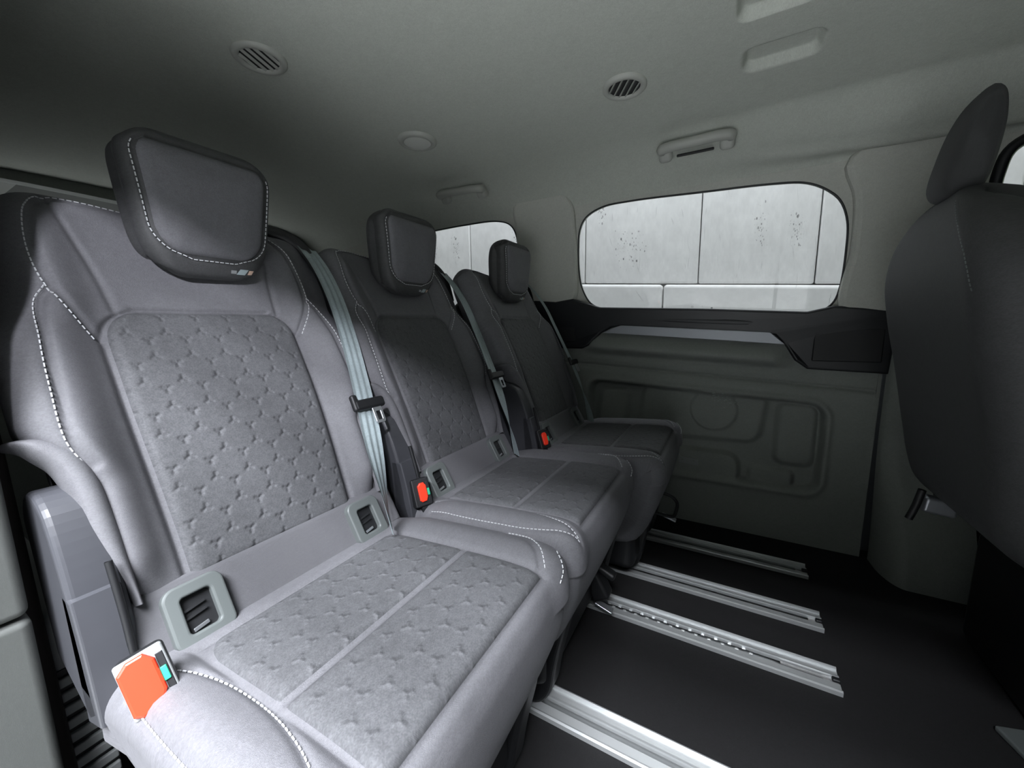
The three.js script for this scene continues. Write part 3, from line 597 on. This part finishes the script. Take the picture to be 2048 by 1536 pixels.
  const tongue = g => g.applyMatrix4(new THREE.Matrix4().makeBasis(V(0, 0, 1), UPV, NV.clone().negate()).setPosition(tp.x, tp.y, tz));
  part(bl, 'tongue_grip', tongue(merged([rbox(0.072, 0.022, 0.014, 0.006, 3), rbox(0.014, 0.034, 0.012, 0.005, 3).translate(0.032, 0.006, 0)])), M.blackPlastic, 'black plastic belt tongue grip');
  const lp = roundRect(0.022, 0.034, 0.004); lp.holes.push(roundRect(0.012, 0.02, 0.002, 0, -0.002, THREE.Path));
  part(bl, 'tongue_plate', tongue(extr(lp, 0.0022, 0.0005, 1).translate(-0.012, -0.026, -0.003)), M.steel, 'metal latch plate');
  // black belt outlet around the shoulder
  part(bl, 'belt_outlet', (() => { const pts = [[-0.13, 0.640, -0.03], [-0.18, 0.640, -0.022], [-0.215, 0.628, -0.014], [-0.242, 0.60, -0.010], [-0.255, 0.56, -0.012], [-0.258, 0.50, -0.022]]; return tube(pts.map(([z, s, o]) => { const q = PB.clone().addScaledVector(UPV, s).addScaledVector(NV, o - 0.012); return V(q.x, q.y, z); }), 0.017, 40, 10); })(), M.blackPlastic, 'black plastic belt outlet on the shoulder');
  part(bl, 'belt_anchor', rbox(0.05, 0.05, 0.03, 0.008, 3).translate(-0.585, 0.40, -0.2), M.blackPlastic);
  // dark plinth under the cushion
  part(sub('plinth'), 'plinth_cover', rbox(0.34, 0.2, 0.38, 0.03, 3).translate(-0.46, 0.16, 0), M.blackPlastic, 'black plastic seat plinth');
  return root;
}
const SEATS = [
  { z: -0.335, dx: 0, label: 'grey quilted passenger seat nearest the open door, brightly lit', feet: [0.13, -0.17], b: 1.12 },
  { z: -0.825, dx: 0, label: 'middle grey quilted passenger seat between the other two', feet: [0.151, -0.211], b: 0.95 },
  { z: -1.315, dx: 0.07, label: 'dark passenger seat in shadow beside the far side wall', feet: [0.075, -0.173], b: 0.95 },
];
const seat0 = makeSeat();
SEATS.forEach((d, i) => {
  const s = i ? seat0.clone() : seat0; s.userData = {};
  s.position.set(X_BASE + d.dx, 0, d.z);
  top(s, 'passenger_seat', d.label, 'seat', 'second row passenger seats');
});
SEATS.forEach((d, i) => {
  const s = scene.children.filter(c => c.name.startsWith('passenger_seat'))[i];
  const gx = (x, y, z) => V(x - X_BASE, y, z);
  // buckle by the door-side rear corner, facing up and towards the aisle
  if (i === 0) buckle(s, gx(-0.522, 0.452, 0.212), V(-0.40, 0.75, 0.06), V(0.75, 0.55, 0.28), 0.95);
  else buckle(s, gx(-0.585, 0.455, 0.215), V(-0.35, 0.9, -0.12), V(0.80, 0.42, 0.42), 0.95, M.blackPlastic);
  // feet on the floor rails
  d.feet.forEach((z) => {
    const sh = new THREE.Shape(); sh.moveTo(-0.66, 0.014); sh.lineTo(-0.345, 0.014); sh.bezierCurveTo(-0.315, 0.014, -0.295, 0.04, -0.29, 0.08); sh.bezierCurveTo(-0.282, 0.14, -0.27, 0.18, -0.262, 0.22); sh.lineTo(-0.42, 0.24); sh.bezierCurveTo(-0.43, 0.12, -0.52, 0.07, -0.66, 0.06); sh.closePath();
    part(s, 'foot', extr(sh, 0.034, 0.008, 3).translate(-X_BASE, 0, z - 0.017), M.blackPlastic, 'black plastic seat foot on the floor rail');
  });
  // release handle loop and latch under the front edge
  const hz = [-0.20, -0.13, -0.07][i], hy = [0.13, 0.10, 0.19][i], hx = [-0.26, -0.262, -0.225][i];
  if (i === 1) part(s, 'release_bracket', merged([rbox(0.05, 0.085, 0.045, 0.01, 3).rotateZ(0.5).translate(hx - X_BASE - 0.02, hy + 0.02, hz), rbox(0.06, 0.02, 0.03, 0.008, 2).rotateZ(-0.4).translate(hx - X_BASE + 0.0, hy + 0.055, hz - 0.01)]), M.blackPlastic, 'black release bracket');
  if (i === 2) part(s, 'release_loop', tube([gx(hx - 0.09, hy + 0.03, hz - 0.025), gx(hx, hy + 0.02, hz - 0.028), gx(hx + 0.022, hy, hz - 0.026), gx(hx + 0.022, hy - 0.025, hz), gx(hx + 0.015, hy - 0.032, hz + 0.02), gx(hx - 0.09, hy - 0.02, hz + 0.03)], 0.006, 40, 8), M.blackPlastic, 'black release loop');
  if (i) part(s, 'latch_plate', rbox(0.05, 0.006, 0.022, 0.002, 2).rotateZ(-0.3).translate(hx - X_BASE + 0.0, hy - 0.05, hz - 0.005), M.steel, 'bright metal latch plate');
  shadows(s);
});

// ------------------------------------------------------------------ floor rails
{
  // C-shaped section: two lips over a hollow channel let into the floor
  const prof = [[-0.034, -0.054], [-0.034, 0], [-0.039, 0], [-0.039, 0.010], [-0.035, 0.012], [-0.031, 0.010], [-0.030, 0.006], [-0.011, 0.006], [-0.010, 0.011], [-0.005, 0.012], [-0.0045, 0.008], [-0.0045, 0.002], [-0.030, 0.002], [-0.030, -0.05], [0.030, -0.05], [0.030, 0.002], [0.0095, 0.002], [0.0095, 0.0045], [0.010, 0.006], [0.030, 0.006], [0.031, 0.010], [0.035, 0.012], [0.039, 0.010], [0.039, 0], [0.034, 0], [0.034, -0.054]];
  // prof x: - = far side
  const RAILS = [[-1.488, 'floor rail nearest the far side wall'], [-1.238, 'second floor rail from the far side wall'], [-1.034, 'floor rail with a toothed rack, third from the far wall'], [-0.674, 'nearest floor rail, running out at the bottom of the picture']];
  RAILS.forEach(([z, lab], k) => {
    const r = new THREE.Group(); r.position.set(0, 0.0, z); const X0 = -0.95, X1 = 0.262;
    const pts = prof.map(([a, b]) => [a, b]);
    const g = extr(poly(pts), X1 - X0); g.rotateY(Math.PI / 2); g.scale(1, 1, -1); // shape x -> z
    const idx = g.index; g.translate(X0, 0.0005, 0);
    { const p = g.attributes.position; if (!idx) { const a = p.array; for (let i = 0; i < a.length; i += 9) for (let q = 0; q < 3; q++) { const t = a[i + 3 + q]; a[i + 3 + q] = a[i + 6 + q]; a[i + 6 + q] = t; } } g.computeVertexNormals(); }
    part(r, 'channel', g, M.aluminium, 'bright aluminium channel with raised lips');
    part(r, 'slot_filler', box(X1 - 0.03, X1 - 0.001, -0.02, 0.004, -0.0044, 0.0094), M.aluminiumMatt);
    part(r, 'end_stop', rbox(0.016, 0.008, 0.012, 0.003, 2).translate(X1 - 0.006, 0.008, 0.001), M.blackPlastic);
    if (k === 2) {
      for (let q = 0; q < 30; q++) part(r, 'rack_tooth', rbox(0.0085, 0.003, 0.0055, 0.001, 1).translate(-0.36 + q * 0.0155, 0.0055, (q % 2 ? 0.0068 : -0.0018)), M.aluminium);
      part(r, 'slot_cover', box(0.15, 0.245, 0.0042, 0.007, 0.0, 0.006), M.aluminiumMatt);
    }
    top(r, 'floor_rail', lab, 'rail', 'aluminium seat rails on the van floor');
  });
}
// ------------------------------------------------------------------ ceiling fittings
const upAt = (x, z) => ceilY(z - ZC);
function roundVent(x, z, turn, label) {
  const g = new THREE.Group(); g.position.set(x, upAt(x, z), z); g.rotation.y = turn;
  const prof = [[0.040, 0.004], [0.041, -0.004], [0.045, -0.009], [0.052, -0.0085], [0.057, -0.004], [0.058, 0.004]].map(([a, b]) => new THREE.Vector2(a, b));
  part(g, 'bezel', new THREE.LatheGeometry(prof, 48), M.fixture, 'pale round vent ring');
  part(g, 'vent_shade_disc', new THREE.CylinderGeometry(0.041, 0.041, 0.004, 40).translate(0, 0.0, 0), M.blackPlastic);  // flat black disc stands in for the shade inside the vent
  for (let k = -2; k <= 2; k++) { const q = k * 0.016, L = 2 * Math.sqrt(0.041 ** 2 - q * q); part(g, 'louvre', rbox(0.008, 0.003, L, 0.001, 1).rotateZ(0.8).translate(q, -0.003, 0), M.fixture); }
  top(g, 'ceiling_air_vent', label, 'air vent', 'round air vents in the headliner');
}
roundVent(-1.005, -0.596, 0.35, 'round ceiling air vent above the nearest passenger seat');
roundVent(-0.29, -1.148, 0.55, 'round ceiling air vent near the middle of the headliner');
{
  const g = new THREE.Group(), x = -0.975, z = -1.092; g.position.set(x, upAt(x, z) - 0.002, z); g.scale.setScalar(1.25);
  const prof = [[0.034, 0.002], [0.036, -0.006], [0.043, -0.008], [0.050, -0.005], [0.052, 0.003]].map(([a, b]) => new THREE.Vector2(a, b));
  part(g, 'bezel', new THREE.LatheGeometry(prof, 48), M.fixture, 'grey lamp ring');
  part(g, 'lens', new THREE.SphereGeometry(0.09, 32, 8, 0, Math.PI * 2, 0, 0.42).scale(1, 0.5, 1).rotateX(Math.PI).translate(0, 0.0355, 0), M.lens, 'pale lamp lens');
  top(g, 'ceiling_lamp', 'round unlit ceiling lamp with pale lens between vent and grab handle', 'lamp');
}
function grabHandle(x0, x1, y0, y1, z, mat, label, gripShade) {
  const g = new THREE.Group(); const cx = (x0 + x1) / 2, cy = (y0 + y1) / 2; g.position.set(cx, cy, z);
  const A = V(x0 - cx, y0 - cy, 0), B = V(x1 - cx, y1 - cy, 0), out = V(0, -0.002, 0.042);
  const pts = [A.clone().add(V(0.004, 0.006, -0.012)), A.clone().add(out.clone().multiplyScalar(0.7)), A.clone().lerp(B, 0.13).add(out), A.clone().lerp(B, 0.5).add(out), A.clone().lerp(B, 0.87).add(out), B.clone().add(out.clone().multiplyScalar(0.7)), B.clone().add(V(-0.004, 0.006, -0.012))];
  part(g, 'grip', tube(pts, 0.016, 60, 10), mat, 'moulded plastic grip');
  for (const e of [A, B]) part(g, 'mount', rbox(0.042, 0.055, 0.036, 0.013, 3).rotateX(0.6).translate(e.x + (e === A ? 0.008 : -0.008), e.y - 0.002, -0.002), mat);
  if (gripShade) part(g, 'grip_shade', rbox(0.11, 0.008, 0.008, 0.003, 2).translate(0.0, -0.022, 0.006), M.blackPlastic, 'dark strip standing in for the shaded gap along the grip');  // dark bar drawn for the shaded gap behind the grip
  top(g, 'grab_handle', label, 'grab handle', 'ceiling grab handles');
}
grabHandle(-0.238, -0.04, 1.388, 1.390, -1.478, M.fixture, 'pale grab handle above the large side window', true);
grabHandle(-1.165, -0.955, 1.396, 1.389, -1.462, M.fixture, 'small distant grab handle above the rear quarter window', false);

// ------------------------------------------------------------------ front passenger seat, seen from behind
{
  const g = new THREE.Group(); const ZF = -1.14; g.position.set(0.6, 0, ZF);
  const T = (geo) => geo.translate(-0.6, 0, 0);
  const bp = profile([[0.56, 0.36], [0.475, 0.385], [0.425, 0.43], [0.408, 0.48], [0.395, 0.56], [0.368, 0.70], [0.342, 0.82], [0.328, 0.92], [0.332, 1.0], [0.355, 1.058], [0.392, 1.072], [0.428, 1.04], [0.458, 0.96], [0.49, 0.83], [0.53, 0.65], [0.56, 0.45], [0.57, 0.36]].reverse());
  const half = s => { const p = bp.at(s), t = clamp((p.y - 0.87) / 0.205, 0, 1); return 0.25 * Math.sqrt(1 - 0.95 * t * t) - 0.03 * ss(0.6, 0.4, p.y); };
  const sOfY = y => { for (let s = bp.L; s > 0; s -= 0.002) if (bp.at(s).y >= y) return s; return 0; };
  const onRear = (z, y, o) => { const s = sOfY(y), p = bp.at(s), n = bp.normal(s), k = o + 0.002 - rimDrop(z, half(s), 0.06); return V(p.x + n.x * k, p.y + n.y * k, z); };
  part(g, 'backrest', T(pad(bp, range(0, bp.L, 0.012), half, 0.06, 0.03, () => 0, 0.02)), M.band, 'backrest seen from behind, cloth darkened to stand for shade');  // front seat cloth set darker than the other seats in place of shade
  const ho = smoothClosed([[0.372, 1.052], [0.345, 1.055], [0.334, 1.075], [0.342, 1.14], [0.358, 1.20], [0.376, 1.235], [0.39, 1.245], [0.403, 1.235], [0.411, 1.19], [0.408, 1.13], [0.398, 1.075], [0.388, 1.055]], 60);
  const hn = ho.length, hc = ho.reduce((a, p) => [a[0] + p[0] / hn, a[1] + p[1] / hn], [0, 0]);
  part(g, 'headrest', T(grid(24, hn, (i, j) => { const t = i / 12 - 1, f = Math.pow(Math.max(0, 1 - Math.abs(t) ** 3.2), 1 / 2.6), p = ho[j % hn]; return V(hc[0] + (p[0] - hc[0]) * f, hc[1] + (p[1] - hc[1]) * (0.35 + 0.65 * f) * (f > 0 ? 1 : 0), t * 0.064); })), M.band, 'tall headrest tapering upward, cloth darkened to stand for shade');
  for (const z of [-0.06, 0.06]) part(g, 'post', T(tube([V(0.375, 1.10, z * 0.5), V(0.378, 1.05, z * 0.5), V(0.385, 1.0, z * 0.5)], 0.006, 8, 8)), M.steel);
  part(g, 'stitching', T(stitches([densify([[0.10, 1.03], [0.14, 0.995], [0.175, 0.955], [0.20, 0.91], [0.212, 0.86]], 0.01)], onRear)), M.bezel, 'grey shoulder seam stitching', true);
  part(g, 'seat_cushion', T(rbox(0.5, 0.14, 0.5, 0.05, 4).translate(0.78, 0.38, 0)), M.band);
  part(g, 'side_cover', T(extr((() => { const s = new THREE.Shape(); s.moveTo(0.47, 0.40); s.bezierCurveTo(0.49, 0.46, 0.55, 0.47, 0.6, 0.46); s.lineTo(1.0, 0.42); s.lineTo(1.0, 0.22); s.lineTo(0.55, 0.24); s.bezierCurveTo(0.5, 0.27, 0.475, 0.33, 0.47, 0.40); return s; })(), 0.03, 0.008, 3).translate(0, 0, 0.24)), M.blackPlastic, 'black plastic side cover');
  part(g, 'seat_box', T(rbox(0.5, 0.3, 0.46, 0.02, 2).translate(0.82, 0.15, 0)), M.blackPlastic, 'black box under the seat');
  part(g, 'recline_bar', T(tube([V(0.412, 0.425, -0.08), V(0.404, 0.38, -0.08), V(0.396, 0.35, -0.08)], 0.008, 12, 8)), M.blackPlastic);
  part(g, 'bracket', T(rbox(0.06, 0.04, 0.03, 0.008, 3).rotateZ(-0.1).translate(0.45, 0.385, -0.1)), M.silver, 'bright metal bracket');
  top(g, 'front_seat', 'front seat at the right edge, seen from behind, cloth darkened for shade', 'seat');
  // pale sill strip on the floor by the front seat
  const s = part(new THREE.Group(), 'x', rbox(0.06, 0.012, 0.16, 0.004, 2), M.bezel); s.removeFromParent(); s.position.set(0.56, 0.0065, -0.985); s.rotation.y = 0.3;
  top(s, 'sill_strip', 'pale plastic strip on the floor at the bottom right corner', 'floor strip');
}
// ------------------------------------------------------------------ the showroom around the van
{
  const G = -0.46;
  const hf = structure(new THREE.Mesh(box(-7, 7, G - 0.1, G, -3.6, 7), M.hallFloor), 'floor_showroom', 'grey showroom floor'); 
  const hc = structure(new THREE.Mesh(box(-7, 7, HALL_TOP + 0.06, HALL_TOP + 0.16, -3.6, 7), M.hallWall), 'ceiling_showroom', 'white showroom ceiling');
  structure(new THREE.Mesh(box(-7.1, -7, G, HALL_TOP + 0.1, -3.6, 7), M.hallWall), 'wall_showroom_rear', 'white showroom wall behind the van');
  structure(new THREE.Mesh(box(7, 7.1, G, HALL_TOP + 0.1, -3.6, 7), M.hallWall), 'wall_showroom_front', 'white showroom wall ahead of the van');
  structure(new THREE.Mesh(box(-7, 7, G, HALL_TOP + 0.1, 7, 7.1), M.hallWall), 'wall_showroom_near', 'white showroom wall facing the open door');
  structure(new THREE.Mesh(box(-7, 7, 1.95, HALL_TOP + 0.1, -0.9, -0.75), M.hallWall), 'wall_showroom_added_blocker', 'unseen beam added above the van to block luminaire light');  // added only to keep luminaire light off the concrete panels
  // concrete panel wall outside the far windows
  const stain = (sd) => { let s0 = sd; const r = () => { s0 = (s0 * 16807) % 2147483647; return s0 / 2147483647; };
    const spots = []; for (let c = 0; c < 4; c++) { const cx = 0.15 + 0.7 * r(), cy = 0.1 + 0.8 * r(), sp = 0.03 + 0.05 * r(); for (let k = 0; k < 70; k++) spots.push([cx + sp * (r() + r() + r() - 1.5), cy + sp * 1.1 * (r() + r() + r() - 1.5), 0.0014 + 0.006 * r() * r() * r(), 0.12 + 0.5 * r()]); }
    const lines = []; for (let k = 0; k < 40; k++) { const a = 0.9 + 0.9 * r(); lines.push([r(), r(), Math.cos(a), -Math.sin(a), 0.02 + 0.05 * r(), 0.25 + 0.45 * r()]); }
    const buf = new Float32Array(512 * 512);
    for (const [x, y, q, al] of spots) { const R = Math.ceil(q * 512) + 1; for (let i = -R; i <= R; i++) for (let j = -R; j <= R; j++) { const X = Math.round(x * 512) + i, Y = Math.round(y * 512) + j; if (X < 0 || Y < 0 || X > 511 || Y > 511) continue; const d = Math.hypot(i, j) / 512; if (d < q) buf[Y * 512 + X] = Math.max(buf[Y * 512 + X], al); } }
    for (const [x, y, dx, dy, L, al] of lines) for (let t = 0; t < L * 512; t++) { const X = Math.round(x * 512 + dx * t), Y = Math.round(y * 512 + dy * t); if (X >= 0 && Y >= 0 && X < 512 && Y < 512) buf[Y * 512 + X] = Math.max(buf[Y * 512 + X], al * 0.5 * Math.sin(t / (L * 512) * Math.PI)); }
    return tex(512, 512, (x, y) => { const u = x / 512, v = y / 512, b = 0.90 + 0.03 * (n8(u, v) - 0.5) + 0.035 * (n32(u, v) - 0.5) + 0.02 * (n96(u, v) - 0.5), k = b * (1 - 0.75 * buf[y * 512 + x]); return [k, k, k * 0.995]; }, { srgb: true }); };
  const concrete = [stain(101), stain(202), stain(303)].map(t => std({ map: t, roughness: 0.85 }));
  const w = structure(new THREE.Group(), 'wall_outside', 'pale concrete panel wall outside the far windows');
  part(w, 'wall_core', box(-7, 7, G, HALL_TOP + 0.1, -3.3, -3.02), std({ color: 0x8a8b89, roughness: 0.9 }));
  const uvFit = g => { const p = g.attributes.position, uv = g.attributes.uv; g.computeBoundingBox(); const b = g.boundingBox; for (let i = 0; i < p.count; i++) uv.setXY(i, (p.getX(i) - b.min.x) / (b.max.x - b.min.x), (p.getY(i) - b.min.y) / 1.6); return g; };
  const ramp = g => { const p = g.attributes.position; for (let q = 0; q < p.count; q++) p.setY(q, p.getY(q) - 0.066 * (p.getX(q) + 0.2)); g.computeVertexNormals(); return g; };   // the joints of the wall fall towards the front
  let edges = [-6.9, -5.9, -4.9, -3.9, -3.0, -2.095, -1.02, -0.222, 0.415, 1.2, 2.0, 2.8];
  for (let k = 0; k + 1 < edges.length; k++) {
    const x0 = edges[k], x1 = edges[k + 1];
    part(w, 'concrete_panel', ramp(uvFit(rbox(x1 - x0 - 0.006, HALL_TOP - 1.085, 0.05, 0.012, 3).translate((x0 + x1) / 2, (HALL_TOP + 1.085) / 2, -3.0))), concrete[k % 3]);
  }
  const eb = [-6.9, -5.2, -3.6, -2.1, -0.44, 1.3, 3.0];
  for (let k = 0; k + 1 < eb.length; k++) { const x0 = eb[k], x1 = eb[k + 1]; part(w, 'plinth_block', ramp(uvFit(rbox(x1 - x0 - 0.008, 1.075 - G, 0.09, 0.025, 4).translate((x0 + x1) / 2, (1.075 + G) / 2, -2.985))), concrete[(k + 1) % 3]); }
  structure(new THREE.Mesh(box(1.6, 6.9, G, HALL_TOP, -2.86, -2.8), M.hallGreen), 'wall_showroom_green', 'pale green showroom wall seen through the front door window');
}
LUMINAIRES.forEach(([x, z, sx, sz, L, label]) => {
  const g = new THREE.Group(); g.position.set(x, HALL_TOP, z);
  part(g, 'frame', merged([box(-sx / 2 - 0.02, sx / 2 + 0.02, 0.0, 0.05, -sz / 2 - 0.02, sz / 2 + 0.02)]), M.hallWall);
  part(g, 'diffuser', box(-sx / 2, sx / 2, -0.012, 0.0, -sz / 2, sz / 2), M.lamp, 'glowing white diffuser');
  const l = new THREE.RectAreaLight(0xf4f7ff, L, sx, sz); l.position.set(0, -0.02, 0); l.rotation.x = -Math.PI / 2; l.castShadow = true; g.add(l);
  top(g, 'showroom_luminaire', label, 'ceiling light', 'showroom ceiling luminaires');
});
{
  const { at, aim, r, candela, cone } = WORK_LAMP, g = new THREE.Group(); g.position.set(at[0], -0.46, at[2]);
  const head = new THREE.Group(); head.name = 'lamp_head'; head.position.set(0, at[1] + 0.46, 0); g.add(head);
  head.lookAt(V(aim[0] - at[0], aim[1] + 0.46, aim[2] - at[2]));     // +z points at the aim
  part(head, 'housing', new THREE.LatheGeometry([[0, -0.09], [0.03, -0.085], [0.05, -0.04], [r + 0.016, 0.0], [r + 0.014, 0.012], [r + 0.004, 0.012], [r + 0.002, 0.0]].map(([a, b]) => new THREE.Vector2(a, b)), 32).rotateX(Math.PI / 2), M.blackPlastic);
  part(head, 'lens', new THREE.CylinderGeometry(r, r, 0.006, 32).rotateX(Math.PI / 2).translate(0, 0, -0.004), M.lamp, 'glowing white lens');
  const l = new THREE.SpotLight(0xf4f5ff, candela, 0, cone * Math.PI / 180, 0.75, 2); l.position.set(0, 0, 0.02); l.target.position.set(0, 0, 1); l.castShadow = true; l.shadow.radius = 2; head.add(l, l.target);
  part(g, 'pole', new THREE.CylinderGeometry(0.012, 0.014, at[1] + 0.32, 12).translate(0, (at[1] + 0.46) / 2 + 0.02, -0.0), M.blackPlastic);
  for (let k = 0; k < 3; k++) { const a = k * 2.094 + 0.5; part(g, 'leg', tube([V(0, 0.45, 0), V(0.13 * Math.cos(a), 0.2, 0.13 * Math.sin(a)), V(0.24 * Math.cos(a), 0.01, 0.24 * Math.sin(a))], 0.009, 12, 8), M.blackPlastic); }
  top(g, 'work_lamp', 'portable work lamp on a black tripod beside the open door', 'lamp');
}
shadows(scene);
renderer.render(scene, camera);
